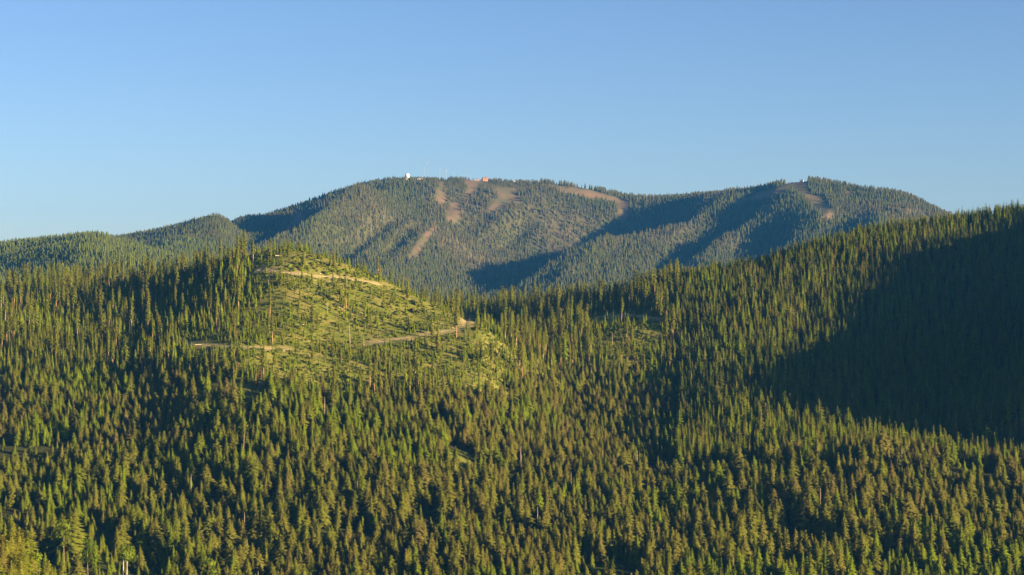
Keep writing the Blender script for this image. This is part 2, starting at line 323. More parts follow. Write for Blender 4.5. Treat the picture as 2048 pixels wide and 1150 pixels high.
RUNS = [
  [(882,360),(892,358),(888,378),(896,392),(892,408),(882,410),(874,396)],
  [(900,404),(919,402),(919,434),(910,446),(892,446),(896,425)],
  [(872,447),(882,447),(843,503),(835,518),(818,518),(824,496)],
  [(930,358),(962,360),(955,377),(930,400),(922,402),(938,376)],
  [(990,372),(1030,376),(1038,404),(1010,420),(985,424),(978,410),(996,398)],
  [(1073,366),(1110,370),(1180,380),(1240,395),(1262,405),(1245,408),(1190,398),(1120,382)],
  [(590,430),(608,422),(612,436),(600,452),(578,466),(574,460)],
  [(1594,360),(1617,360),(1618,386),(1648,398),(1655,415),(1672,430),(1672,440),(1645,440),(1648,428),(1626,414),(1622,400),(1606,392),(1594,384)],
  [(1688,379),(1712,384),(1706,396),(1690,396)],
  [(1238,410),(1262,408),(1256,440),(1238,448)],
  [(1560,372),(1596,360),(1590,376),(1520,402),(1450,412),(1500,392)],
  [(1012,352),(1062,356),(1060,364),(1010,362)],
]
RUNM = np.zeros_like(Z)
for poly in RUNS: RUNM = np.maximum(RUNM, (in_poly(wfx, wfy, poly) & far_ok).astype(float))
BURN = np.clip(0.42 + 0.8*fbm(X, Y, 420, 61, 3), 0, 1) * smooth(5150, 5700, Y)   # thinned, grey-brown old burn on the heights

def poly_world(pts): return [spot(a, b)[:2] for a, b in pts]
ROAD = poly_world([(738,690),(775,684),(815,678),(860,670),(905,663),(935,655),(962,647)])
ROAD2 = poly_world([(515,541),(560,546),(610,550),(660,553),(710,560),(760,570)])
ROAD3 = poly_world([(365,690),(420,692),(470,694),(530,697),(580,700)])
ROAD4 = poly_world([(1190,636),(1225,633),(1260,632),(1295,636),(1320,640)])
def dist_line(P, x, y):
    best = np.full(np.shape(x), 1e9)
    for (x0, y0), (x1, y1) in zip(P[:-1], P[1:]):
        dx, dy = x1-x0, y1-y0; t = np.clip(((x-x0)*dx + (y-y0)*dy)/(dx*dx+dy*dy+1e-9), 0, 1)
        best = np.minimum(best, np.hypot(x-x0-t*dx, y-y0-t*dy))
    return best
def resample(P, step):
    out = []
    for (x0, y0), (x1, y1) in zip(P[:-1], P[1:]):
        n = max(1, int(math.hypot(x1-x0, y1-y0)/step))
        for i in range(n): out.append((x0+(x1-x0)*i/n, y0+(y1-y0)*i/n))
    return out + [P[-1]]
# benches cut into the slope: flatten the ground across the road
SOIL = np.zeros_like(Z)
for P, wd, cut in ((ROAD, 4.6, 1.0), (ROAD2, 3.6, 0.8), (ROAD3, 3.2, 0.8), (ROAD4, 3.0, 0.7)):
    q = np.array(resample(P, 3.0)); zq = hz(q[:, 0], q[:, 1]); zq = np.convolve(np.pad(zq, 4, mode='edge'), np.ones(9)/9, 'valid')
    sel = np.argwhere((dist_line(P, X, Y) < 26))
    for c, r in sel:
        d2 = (q[:, 0]-X[c, r])**2 + (q[:, 1]-Y[c, r])**2; i = int(d2.argmin()); d = math.sqrt(d2[i])
        wgt = 1 - min(1, max(0, (d - wd*0.6) / (wd*0.75)))
        up = Z[c, r] > zq[i] + 0.3
        Z[c, r] += (zq[i] - Z[c, r]) * wgt * cut
        SOIL[c, r] = max(SOIL[c, r], 1 - max(0, (d - wd*0.5)) / (wd*(2.2 if up else 1.0)))
SOIL = np.clip(SOIL, 0, 1)
PYg = recompute_py()

# ------------------------------------------------------------------ ground object and its material
nP, nD = len(PX), NR
co = np.stack([X, Y, Z], -1).reshape(-1, 3)
ii = np.arange(nP*nD).reshape(nP, nD)
faces = np.stack([ii[:-1, :-1], ii[1:, :-1], ii[1:, 1:], ii[:-1, 1:]], -1).reshape(-1, 4)
def mesh_np(name, verts, quads):
    me = bpy.data.meshes.new(name); verts = np.asarray(verts, np.float32); quads = np.asarray(quads, np.int32); n = quads.shape[1]
    me.vertices.add(len(verts)); me.vertices.foreach_set("co", verts.ravel())
    me.loops.add(quads.size); me.loops.foreach_set("vertex_index", quads.ravel())
    me.polygons.add(len(quads)); me.polygons.foreach_set("loop_start", np.arange(0, quads.size, n, dtype=np.int32))
    me.update(calc_edges=True)
    return me
gm = mesh_np("ground", co, faces); gm.polygons.foreach_set("use_smooth", np.ones(len(faces), bool))
def set_attr(me, name, arr):
    a = me.attributes.new(name, 'FLOAT', 'POINT'); a.data.foreach_set("value", np.asarray(arr, np.float32).ravel())
under = (0.45 + 0.25*fbm(X, Y, 60, 141, 3)) * smooth(850, 770, PYg) * smooth(1380, 1300, GPX) * (Y < 2500)      # grass under the open pine woods
grass = np.clip(np.maximum(under, OPEN) + OPEN2*0.8 + OPEN3*0.8 + OPEN4, 0, 1)
set_attr(gm, "open_grass", grass); set_attr(gm, "soil", SOIL); set_attr(gm, "ski_run", RUNM); set_attr(gm, "burn", BURN)
ground = bpy.data.objects.new("ground", gm); COL.objects.link(ground); ground["kind"] = "structure"
m, nt, b = new_mat("hillside_ground"); N = nt.nodes; Lk = nt.links
def attr(n):
    a = N.new("ShaderNodeAttribute"); a.attribute_name = n; return a.outputs["Fac"]
geo = N.new("ShaderNodeNewGeometry")
def noise(scale, det=6, rough=0.6):
    n = N.new("ShaderNodeTexNoise"); n.inputs["Scale"].default_value = scale; n.inputs["Detail"].default_value = det; n.inputs["Roughness"].default_value = rough
    Lk.new(geo.outputs["Position"], n.inputs["Vector"]); return n.outputs["Fac"]
def rng01(v, lo, hi):
    r = N.new("ShaderNodeMapRange"); r.inputs[1].default_value = lo; r.inputs[2].default_value = hi; Lk.new(v, r.inputs[0]); return r.outputs[0]
def mix(f, a, c):
    x = N.new("ShaderNodeMixRGB"); Lk.new(f, x.inputs[0])
    for i, v in ((1, a), (2, c)):
        if isinstance(v, tuple): x.inputs[i].default_value = (*v, 1)
        else: Lk.new(v, x.inputs[i])
    return x.outputs[0]
def math_(op, a, c):
    x = N.new("ShaderNodeMath"); x.operation = op
    for i, v in ((0, a), (1, c)):
        if isinstance(v, float): x.inputs[i].default_value = v
        else: Lk.new(v, x.inputs[i])
    return x.outputs[0]
floor_c = mix(rng01(noise(0.05), 0.35, 0.65), (0.060, 0.050, 0.022), (0.075, 0.085, 0.024))
green = mix(rng01(noise(0.30), 0.3, 0.7), (0.125, 0.148, 0.020), (0.170, 0.174, 0.029))
dry = mix(rng01(noise(0.6), 0.3, 0.7), (0.29, 0.23, 0.07), (0.22, 0.19, 0.05))
gcol = mix(rng01(noise(0.055, 6, 0.7), 0.42, 0.60), green, dry)
thin_c = mix(rng01(noise(0.02, 6), 0.35, 0.65), (0.115, 0.085, 0.050), (0.085, 0.078, 0.038))
floor_c = mix(attr("burn"), floor_c, thin_c)
col = mix(attr("open_grass"), floor_c, gcol)
runc = mix(rng01(noise(0.012, 6), 0.4, 0.62), (0.185, 0.115, 0.07), (0.105, 0.095, 0.045))
col = mix(attr("ski_run"), col, runc)
soilc = mix(rng01(noise(0.5), 0.35, 0.65), (0.58, 0.41, 0.24), (0.44, 0.31, 0.15))
sf = math_('MULTIPLY', attr("soil"), rng01(noise(0.10, 6), 0.36, 0.56))
col = mix(sf, col, soilc)
Lk.new(col, b.inputs["Base Color"])
bp = N.new("ShaderNodeBump"); bp.inputs["Strength"].default_value = 0.6; bp.inputs["Distance"].default_value = 1.0
Lk.new(noise(0.8, 6), bp.inputs["Height"]); Lk.new(bp.outputs[0], b.inputs["Normal"])
b.inputs["Roughness"].default_value = 1.0; b.inputs["Specular IOR Level"].default_value = 0.0
gm.materials.append(m)

# ------------------------------------------------------------------ tree forms
class Geo:
    def __init__(s): s.v, s.f, s.n = [], [], []
    def tri(s, a, b_, c, nrm=None):
        i = len(s.v); s.v += [tuple(a), tuple(b_), tuple(c)]; s.f.append((i, i+1, i+2))
    def outward(s, up=0.45, keep=0.45, centre=None):
        """turn every leaf triangle outwards and give it the soft shading of a needle tuft"""
        s.n = []
        for k_, (a, b_, c) in enumerate(s.f):
            A, B_, C_ = Vector(s.v[a]), Vector(s.v[b_]), Vector(s.v[c]); m_ = (A + B_ + C_)/3
            if centre is None: o = Vector((m_.x, m_.y, 0))
            else: o = m_ - Vector(centre)
            o = o.normalized() if o.length > 1e-4 else Vector((0, 0, 1)); o = (o + Vector((0, 0, up))).normalized()
            fn = (B_ - A).cross(C_ - A); fn = fn.normalized() if fn.length > 1e-9 else o
            if fn.dot(o) < 0: s.f[k_] = (a, c, b_); fn = -fn
            s.n.append((o*(1 - keep) + fn*keep).normalized())
        return s
    def mesh(s, name, mat, smooth_=False):
        me = bpy.data.meshes.new(name); me.from_pydata(s.v, [], s.f); me.materials.append(mat)
        if s.n: custom(me, [s.n])
        if smooth_: me.polygons.foreach_set("use_smooth", np.ones(len(me.polygons), bool))
        return me
def custom(me, lists):
    """lists: per part either a normal per face or a face count to leave as it is"""
    out = []; pi = 0
    for L_ in lists:
        for n in (L_ if not isinstance(L_, int) else [None]*L_):
            p_ = me.polygons[pi]; p_.use_smooth = True; pi += 1
            out += [tuple(n) if n is not None else (0.0, 0.0, 0.0)]*p_.loop_total
    me.normals_split_custom_set(out)
def tube(g, pts, radii, n=6):
    """a tapered limb through pts"""
    rings = []
    for k, (p, r) in enumerate(zip(pts, radii)):
        p = Vector(p); q = Vector(pts[min(k+1, len(pts)-1)]) - Vector(pts[max(k-1, 0)])
        q.normalize(); a = q.orthogonal().normalized(); c = q.cross(a)
        i = len(g.v); rings.append(i)
        for j in range(n):
            t = 2*math.pi*j/n; g.v.append(tuple(p + (a*math.cos(t) + c*math.sin(t))*r))
    for i0, i1 in zip(rings[:-1], rings[1:]):
        for j in range(n): g.f.append((i0+j, i0+(j+1) % n, i1+(j+1) % n, i1+j))
    i = rings[-1]; g.f.append(tuple(i+j for j in range(n)))
def spray(g, rs, base, dirv, length, width, droop, facets=2):
    """one bough: a drooping, slightly cupped fan of needles"""
    d = Vector(dirv); side = Vector((-d.y, d.x, 0)).normalized()
    tip = base + d*length + Vector((0, 0, -droop*length))
    mid = base + d*length*0.55 + Vector((0, 0, -droop*length*0.28 + 0.10*length))
    sag = Vector((0, 0, -width*0.55))
    l = mid + side*width*rs.uniform(0.7, 1.2) + sag*rs.uniform(0.6, 1.3); r = mid - side*width*rs.uniform(0.7, 1.2) + sag*rs.uniform(0.6, 1.3)
    g.tri(base, mid, l); g.tri(base, r, mid); g.tri(l, mid, tip); g.tri(r, tip, mid)
def conifer(seed, h, r, base, shape, step, per, gap=0.0, core=0.5, lean=0.0, power=0.66):
    rs = random.Random(seed); tr, cr = Geo(), Geo()
    bend = [Vector((rs.uniform(-1, 1)*lean, rs.uniform(-1, 1)*lean, 0)) for _ in range(4)]
    def axis(t): return Vector((0, 0, t*h)) + bend[0]*t*h*0.04 + bend[1]*math.sin(t*3)*h*0.02
    rt = h*0.013 + 0.05
    tube(tr, [axis(t) - (Vector((0,0,1.0)) if t == 0 else Vector()) for t in (0, 0.25, 0.5, 0.75, 0.97)], [rt*1.25, rt, rt*0.75, rt*0.45, 0.04], 6)
    z = base*h; lobes = [(rs.uniform(0, 6.28), rs.uniform(0.75, 1.2)) for _ in range(5)]
    while z < h*0.985:
        t = (z - base*h) / (h - base*h)
        if shape == 'fir': R_ = r * (1 - t)**power * (0.80 + 0.20*math.sin(min(1, t*5)*1.57))
        elif shape == 'larch': R_ = r * (1 - t)**0.80 * (0.75 + 0.25*math.sin(min(1, t*4)*1.57))
        elif shape == 'pine': R_ = r * (0.35 + 0.65*math.sin(math.pi*min(1, max(0.04, (1 - t)*0.62 + 0.06))))*(1 if t < 0.9 else (1-t)*10*0.8+0.2)
        elif shape == 'slim': R_ = r * (1 - t)**0.55 * (0.6 + 0.4*math.sin(min(1, t*6)*1.57))
        else: R_ = r * (1 - t)**0.8
        a0 = rs.uniform(0, 6.28)
        wh = rs.uniform(0.78, 1.15)
        n = max(3, int(per * (0.55 + 0.45*(1 - t)) + rs.random()))
        for k_ in range(n):
            if rs.random() < gap: continue
            a = a0 + 6.283*k_/n + rs.uniform(-0.35, 0.35)
            lob = 1.0
            for la, lv in lobes: lob *= 1 + (lv - 1)*max(0, math.cos(a - la + z*0.25))
            L = max(0.25, R_*wh*lob*rs.uniform(0.72, 1.18))
            el = rs.uniform(-0.25, 0.15) + 0.55*max(0, t - 0.55)
            d = Vector((math.cos(a)*math.cos(el), math.sin(a)*math.cos(el), math.sin(el)))
            b0 = axis(z/h) + d*0.12*L + Vector((0, 0, rs.uniform(-0.3, 0.3)))
            spray(cr, rs, b0, d, L, L*rs.uniform(0.20, 0.33) + 0.12, rs.uniform(0.25, 0.62)*(1 - 0.6*t))
        z += step*rs.uniform(0.75, 1.25)*(0.55 + 0.45*(1 - t))
    # leader shoot
    top = axis(1.0); p0 = axis(0.955)
    for k_ in range(4):
        a = k_*1.571; cr.tri(p0 + Vector((math.cos(a), math.sin(a), 0))*0.22*r*0.5, p0 + Vector((math.cos(a+1.571), math.sin(a+1.571), 0))*0.22*r*0.5, top)
    # dense twiggy inside of the crown
    nb = 7
    for lo, hi in ((0.02, 0.55), (0.45, 0.93)):
        for k_ in range(nb):
            a, c = 6.283*k_/nb, 6.283*(k_+1)/nb
            def rr(t): return core*r*((1 - t)**0.85 if shape != 'pine' else 0.75*(1 - t*0.7))
            zz = lambda t: (base + (1 - base)*t)*h
            A = axis(zz(lo)/h) + Vector((math.cos(a), math.sin(a), 0))*rr(lo); B_ = axis(zz(lo)/h) + Vector((math.cos(c), math.sin(c), 0))*rr(lo); T_ = axis(zz(hi)/h)
            cr.tri(A, B_, T_)
    return tr, cr.outward()
def join(name, parts):
    """several geometries into one mesh with one material each"""
    v, f, mi = [], [], []
    for q, (g, mat) in enumerate(parts):
        o = len(v); v += g.v; f += [tuple(i + o for i in p) for p in g.f]; mi += [q]*len(g.f)
    me = bpy.data.meshes.new(name); me.from_pydata(v, [], f)
    for _, mat in parts: me.materials.append(mat)
    me.polygons.foreach_set("material_index", np.array(mi, np.int32))
    custom(me, [g.n if g.n else len(g.f) for g, _ in parts]); return me
FORMS = {}
def form(key, tr, cr, mt, mc):
    FORMS.setdefault(key, []).append((tr.mesh("trunk_" + key, mt, True), cr.mesh("crown_" + key, mc), join("tree_" + key, [(tr, mt), (cr, mc)])))
for i in range(10):   # nominal heights: fir and larch 22 m, pine 28 m, sapling 6 m
    form('fir', *conifer(100+i, 22, 5.3*random.uniform(0.72, 1.2), 0.08, 'fir', 0.9, 10, random.uniform(0, 0.12), lean=0.8, power=random.uniform(0.5, 0.85)), M_BARK, M_FOL)
for i in range(5):
    form('larch', *conifer(200+i, 22, 4.6*random.uniform(0.85, 1.2), 0.10, 'larch', 0.85, 10, 0.05, 0.45, lean=0.5), M_BARK, M_FOL)
for i in range(6):
    form('pine', *conifer(300+i, 28, 2.5*random.uniform(0.85, 1.2), random.uniform(0.30, 0.46), 'pine', 0.9, 7, 0.15, 0.45, lean=1.0), M_PINEBARK, M_FOL)
for i in range(6):
    form('slim', *conifer(400+i, 18, 2.1*random.uniform(0.85, 1.2), 0.10, 'slim', 0.9, 7, 0.08, 0.5, lean=0.6), M_BARK, M_FOL)
for i in range(5):
    form('sapling', *conifer(500+i, 6, 1.35*random.uniform(0.85, 1.2), 0.03, 'fir', 0.6, 6, 0.0, 0.55), M_BARK, M_FOL)
def snag(seed, h, limbs):
    rs = random.Random(seed); g = Geo()
    bx, by = rs.uniform(-1, 1)*h*0.03, rs.uniform(-1, 1)*h*0.03
    tube(g, [(0, 0, -1), (bx*0.3, by*0.3, h*0.4), (bx*0.7, by*0.7, h*0.8), (bx, by, h)], [h*0.014+0.06, h*0.011+0.06, h*0.007+0.05, 0.05], 6)
    lg = Geo()
    for _ in range(limbs):
        t = rs.uniform(0.35, 0.95); a = rs.uniform(0, 6.28); L = rs.uniform(0.6, 2.4)*(1.2 - t)
        p = Vector((bx*t, by*t, h*t)); d = Vector((math.cos(a), math.sin(a), rs.uniform(-0.3, 0.4)))
        tube(lg, [p, p + d*L*0.6, p + d*L + Vector((0, 0, -0.1*L))], [0.08, 0.06, 0.03], 4)
    return g, lg
for i in range(4):
    form('snag', *snag(600+i, 20, 16), M_SNAG, M_SNAG)
def fartree(seed, h, r, layers=5):
    rs = random.Random(seed); tr, cr = Geo(), Geo()
    tube(tr, [(0, 0, -1.5), (0, 0, h*0.5), (0, 0, h*0.9)], [0.24, 0.16, 0.05], 4)
    for k_ in range(layers):
        t0 = 0.06 + 0.84*k_/layers; t1 = min(1.0, t0 + 1.75/layers*0.9)
        rad = r*(1 - t0)**0.75; n = 6; a0 = rs.uniform(0, 6.28)
        ring = [(rad*rs.uniform(0.7, 1.25), a0 + 6.283*j/n + rs.uniform(-0.25, 0.25), h*(t0 + rs.uniform(-0.04, 0.04))) for j in range(n)]
        for j in range(n):
            a, c = ring[j], ring[(j+1) % n]
            cr.tri((a[0]*math.cos(a[1]), a[0]*math.sin(a[1]), a[2]), (c[0]*math.cos(c[1]), c[0]*math.sin(c[1]), c[2]), (0, 0, h*t1))
    return tr, cr.outward(0.3, 0.3)
for i in range(6):
    form('far', *fartree(700+i, 16, 2.1*random.uniform(0.85, 1.2)), M_BARK, M_FAR)
for i in range(2):
    g, lg = snag(760+i, 14, 4); form('farsnag', g, lg, M_SNAG, M_SNAG)
def shrub(seed):
    rs = random.Random(seed); cr, tr = Geo(), Geo()
    tube(tr, [(0, 0, -0.3), (0, 0, 0.4)], [0.08, 0.03], 4)
    for _ in range(34):
        v = Vector((rs.gauss(0, 1), rs.gauss(0, 1), abs(rs.gauss(0, 0.8)))).normalized(); p = v*rs.uniform(0.55, 1.0); p.z *= 0.8
        s = rs.uniform(0.25, 0.5); a = v.orthogonal().normalized(); c = v.cross(a)
        cr.tri(p + a*s, p + c*s, p - a*s*0.7 - c*s*0.7)
    return tr, cr.outward(0.3, 0.3, (0, 0, 0))
for i in range(4): form('shrub', *shrub(800+i), M_BARK, M_FOL)

# ------------------------------------------------------------------ where trees stand
def jitter(x0, x1, y0, y1, s):
    nx, ny = int((x1-x0)/s)+1, int((y1-y0)/s)+1
    gx, gy = np.meshgrid(np.arange(nx), np.arange(ny), indexing='ij')
    x = x0 + (gx + rng.uniform(0.02, 0.98, gx.shape) + 0.5*(gy % 2))*s; y = y0 + (gy + rng.uniform(0.02, 0.98, gx.shape))*s
    return x.ravel(), y.ravel()
def in_view(x, y, top, margin=130, below=1150+330):
    """within the frame (with a margin each side) and not far behind a nearer crest"""
    px = 1024 + F*x/y; z = hz(x, y); py = 575 - (z + top - CZ)*F/y
    c = np.clip(np.interp(px, PX, np.arange(nP)).astype(int), 0, nP-1); r = np.clip(((np.log(y) - LD[0])/(LD[1] - LD[0])).astype(int), 0, NR-1)
    return (px > -margin) & (px < 2048 + margin) & (py < below) & (py < RUNp[c, r] + 45*1000/y + 8), z, px, py
trees = {k: [] for k in ('fir', 'larch', 'pine', 'slim', 'sapling', 'snag', 'far', 'farsnag', 'shrub')}
def put(kind, x, y, z, height, wide, tint):
    trees[kind].append(np.stack([x, y, z, height, wide, tint], -1))
NOM = {'fir': 22, 'larch': 22, 'pine': 28, 'slim': 18, 'sapling': 6, 'snag': 20, 'far': 16, 'farsnag': 14, 'shrub': 1}

# near slope, draw and knoll (all ground nearer than the saddle and left of the right hill)
def zone_split(x, y):
    px = 1024 + F*x/y; py = 575 - (hz(x, y) - CZ)*F/y
    hill = smooth(0, 1, (px - 1335)/40.0) * (y > 1385)                               # right hill
    near = (py > np.where((px > 460) & (px < 1020), 795, 762) + 22*fbm(x, y, 90, 71, 2)) & ~(hill > 0.5) 
    near = near | ((y < 1385) & (px > 1335))
    draw = (~near) & (px > 1000) & ~(hill > 0.5)
    left = (~near) & (px <= 1000) & ~(hill > 0.5)
    return px, py, hill > 0.5, near, draw, left
# -- near forest
x, y = jitter(-420, 760, 640, 1770, 6.5)
ok, z, px, py = in_view(x, y, 22); zx, zy, hill, near, draw, left = zone_split(x, y)
opn = grid_at(OPEN4, x, y) + grid_at(OPEN, x, y)
holes = fbm(x, y, 55, 81, 3)
draw_lo = in_poly(zx + 12*fbm(x, y, 25, 77, 2), zy + 12*fbm(x, y, 25, 78, 2), [(-60,1018),(60,1028),(110,1042),(235,1066),(335,1135),(365,1210),(370,1300),(60,1300),(-60,1200)]) & (y > 860)                # shaded stream bottom behind the near hillock
keep = ok & near & ~((zx > 205) & (zx < 292) & (y > 860) & (y < 1050)) & (opn < 0.3) & (holes > -0.62) & (rng.random(x.shape) > np.where(draw_lo, 0.80, 0.08))
x, y, z, py_, holes = x[keep], y[keep], z[keep], zy[keep], holes[keep]
spec = fbm(x, y, 70, 91, 3) + rng.normal(0, 0.45, x.shape); la = spec > 0.38
ht = np.clip(rng.normal(14.8, 3.6, x.shape), 6, 26) * (1 - 0.18*smooth(1250, 1550, y)) * (1 + 0.22*fbm(x, y, 95, 97, 2)) * np.where(la, 0.95, 1.0)
tint = np.where(la, rng.uniform(0.66, 0.92, x.shape), np.clip(rng.normal(0.33, 0.15, x.shape) + 0.1*fbm(x, y, 160, 95, 2), 0.02, 0.65))
wd = rng.uniform(1.15, 1.75, x.shape)
put('fir', x[~la], y[~la], z[~la], ht[~la], wd[~la], tint[~la]); put('larch', x[la], y[la], z[la], ht[la], wd[la], tint[la])
# -- understorey in the near forest, fills the gaps
x, y = jitter(-420, 760, 640, 1770, 9.0)
ok, z, px, py = in_view(x, y, 9); zx, zy, hill, near, draw, left = zone_split(x, y)
keep = ok & near & (grid_at(OPEN4, x, y) < 0.3) & (rng.random(x.shape) < 0.7)
x, y, z = x[keep], y[keep], z[keep]; put('fir', x, y, z, rng.uniform(5, 11, x.shape), rng.uniform(1.0, 1.35, x.shape), rng.uniform(0.3, 0.85, x.shape))
# -- right hill
x, y = jitter(60, 1000, 1330, 2300, 5.8)
ok, z, px, py = in_view(x, y, 18); zx, zy, hill, near, draw, left = zone_split(x, y)
keep = ok & hill & (grid_at(OPEN2, x, y) < 0.3) & (fbm(x, y, 50, 101, 3) > -0.95) & (rng.random(x.shape) > 0.1)
x, y, z = x[keep], y[keep], z[keep]
g = fbm(x, y, 120, 103, 3)
put('slim', x, y, z, np.clip(rng.normal(16.0, 3.0, x.shape), 8, 25), rng.uniform(1.15, 1.8, x.shape), np.clip(np.where(rng.random(x.shape) < 0.62 + 0.2*g, rng.uniform(0.55, 0.93, x.shape), rng.uniform(0.08, 0.5, x.shape)), 0, 0.93))
# -- off-frame flank of the right hill, only what can throw its shadow into view
x, y = jitter(430, 1150, 1150, 2250, 11.0)
zx, zy, hill, near, draw, left = zone_split(x, y); keep = (zx > 2170) & (zx < 3300) & (np.abs(sx*x + sy*y - TC) < 90)
x, y = x[keep], y[keep]; put('slim', x, y, hz(x, y), rng.uniform(12, 19, x.shape), rng.uniform(1.0, 1.3, x.shape), rng.uniform(0.3, 0.9, x.shape))
# -- knoll, its left shoulder, the draw and the saddle: saplings
x, y = jitter(-560, 220, 1420, 2420, 4.3)
ok, z, px, py = in_view(x, y, 8); zx, zy, hill, near, draw, left = zone_split(x, y)
op = np.clip(grid_at(OPEN, x, y) + grid_at(OPEN2, x, y) + grid_at(OPEN3, x, y), 0, 1); soil = grid_at(SOIL, x, y)
cl = fbm(x, y, 32, 111, 3)
dens = np.where(op > 0.5, np.clip(0.20 + 0.70*smooth(-0.05, 0.55, cl), 0, 1), np.where(draw, 0.50, 0.68))
dens = np.where((zx > 925) & (zx < 1030) & (zy > 680), 0.75, dens)
dens = np.where((op > 0.5) & (zy > 690), dens*1.3, dens)
back = (zx > 490) & (zx < 880) & (y > 1800 - 0.25*(zx - 560)) & (y < 2100); dens = np.where(back, dens*0.25, dens)
keep = ok & ~near & ~hill & (rng.random(x.shape) < dens) & (soil < 0.25)
x, y, z, op = x[keep], y[keep], z[keep], op[keep]
put('sapling', x, y, z, np.where(op > 0.5, rng.gamma(4, 0.85, x.shape) + 1.2, rng.gamma(5, 1.2, x.shape) + 2.0), rng.uniform(0.8, 1.3, x.shape), np.clip(rng.normal(0.72, 0.15, x.shape), 0.1, 0.93))
# -- mid-size trees among them
x, y = jitter(-560, 220, 1420, 2500, 8.5)
ok, z, px, py = in_view(x, y, 18); zx, zy, hill, near, draw, left = zone_split(x, y)
op = np.clip(grid_at(OPEN, x, y) + grid_at(OPEN2, x, y) + grid_at(OPEN3, x, y), 0, 1); soil = grid_at(SOIL, x, y)
dens = np.where(op > 0.5, 0.07 + 0.10*smooth(700, 740, zy), np.where(draw, 0.42, np.where(zy > 690, 0.7, 0.28)))
back = (zx > 490) & (zx < 880) & (y > 1800 - 0.25*(zx - 560)) & (y < 2100); dens = np.where(back, 0.03, dens)
keep = ok & ~near & ~hill & (rng.random(x.shape) < dens) & (soil < 0.2)
x, y, z = x[keep], y[keep], z[keep]
put('slim', x, y, z, np.clip(rng.normal(14, 3.5, x.shape), 7, 22), rng.uniform(0.9, 1.3, x.shape), np.clip(rng.normal(0.42, 0.17, x.shape), 0.05, 0.9))
# -- tall pines
x, y = jitter(-560, 230, 1450, 2450, 11.5)
ok, z, px, py = in_view(x, y, 28); zx, zy, hill, near, draw, left = zone_split(x, y)
op = np.clip(grid_at(OPEN, x, y) + grid_at(OPEN2, x, y)*0.5, 0, 1); soil = grid_at(SOIL, x, y)
dens = np.where(op > 0.4, 0.03, np.where(draw, 0.50, np.where((px > 370) & (px < 520), 0.15, 0.27)))
back = (zx > 490) & (zx < 880) & (y > 1800 - 0.25*(zx - 560)) & (y < 2100); dens = np.where(back | ((zx > 490) & (zx < 720) & (y > 1760) & (y < 2150)), 0.012, dens)
keep = ok & ~near & ~hill & (rng.random(x.shape) < dens) & (soil < 0.2) & (px > -10) & (px < 2060)
x, y, z = x[keep], y[keep], z[keep]
put('pine', x, y, z, np.clip(rng.normal(27, 4.0, x.shape), 17, 35), rng.uniform(0.8, 1.15, x.shape), np.clip(rng.normal(0.45, 0.12, x.shape), 0.1, 0.8))
# -- low shrubs on the open grass
x, y = jitter(-330, 230, 1450, 1960, 2.6)
ok, z, px, py = in_view(x, y, 1); op = np.clip(grid_at(OPEN, x, y) + grid_at(OPEN2, x, y), 0, 1); soil = grid_at(SOIL, x, y)
keep = ok & (op > 0.5) & (soil < 0.4) & (rng.random(x.shape) < 0.30 + 0.3*fbm(x, y, 20, 121, 2))
x, y, z = x[keep], y[keep], z[keep]
put('shrub', x, y, z, rng.gamma(3, 0.35, x.shape) + 0.3, rng.uniform(0.9, 1.5, x.shape), rng.uniform(0.3, 0.88, x.shape))
# -- far hills and mountain
x, y = jitter(-1950, 2000, 2500, 6900, 8.6)
ok, z, px, py = in_view(x, y, 15, 90)
run = grid_at(RUNM, x, y); burn = grid_at(BURN, x, y); thin = fbm(x, y, 150, 131, 3)
keep = ok & (run < 0.35) & (rng.random(x.shape) < np.clip(1.0 - 0.55*burn + 0.15*thin, 0.25, 1))
x, y, z, burn = x[keep], y[keep], z[keep], burn[keep]
SITES = [(815, 8), (840, 9), (854, 6), (880, 6), (892, 6), (954, 12), (970, 16), (1029, 9), (1603, 9)]
cx = 1024 + F*x/y; crest_d = np.interp(cx, PX, DS[:, 0])
free = np.ones(x.shape, bool)
for sp_, half in SITES: free &= ~((np.abs(cx - sp_) < half*F/6300) & (y > crest_d - 110) & (y < crest_d + 30))
x, y, z, burn, cx, crest_d = x[free], y[free], z[free], burn[free], cx[free], crest_d[free]
lefthill = (cx < 480) & (y < 4900)
sn = rng.random(x.shape) < 0.16*burn
ht = np.clip(rng.normal(15.0, 3.2, x.shape), 7, 24) * (1 - 0.35*((cx > 790) & (cx < 1080) & (np.abs(y - crest_d) < 150)))
tint = np.clip(rng.normal(0.60, 0.18, x.shape) - 0.38*burn + 0.30*lefthill, 0, 1)
ht = ht*(1 - 0.30*((cx < 540) & (y < 5750)))
put('far', x[~sn], y[~sn], z[~sn], ht[~sn], rng.uniform(1.2, 1.9, (~sn).sum()), tint[~sn])
put('farsnag', x[sn], y[sn], z[sn], ht[sn], np.ones(sn.sum()), tint[sn])
for k_ in trees: trees[k_] = np.concatenate(trees[k_]) if trees[k_] else np.zeros((0, 6))
print("TREES", {k_: len(v) for k_, v in trees.items()})

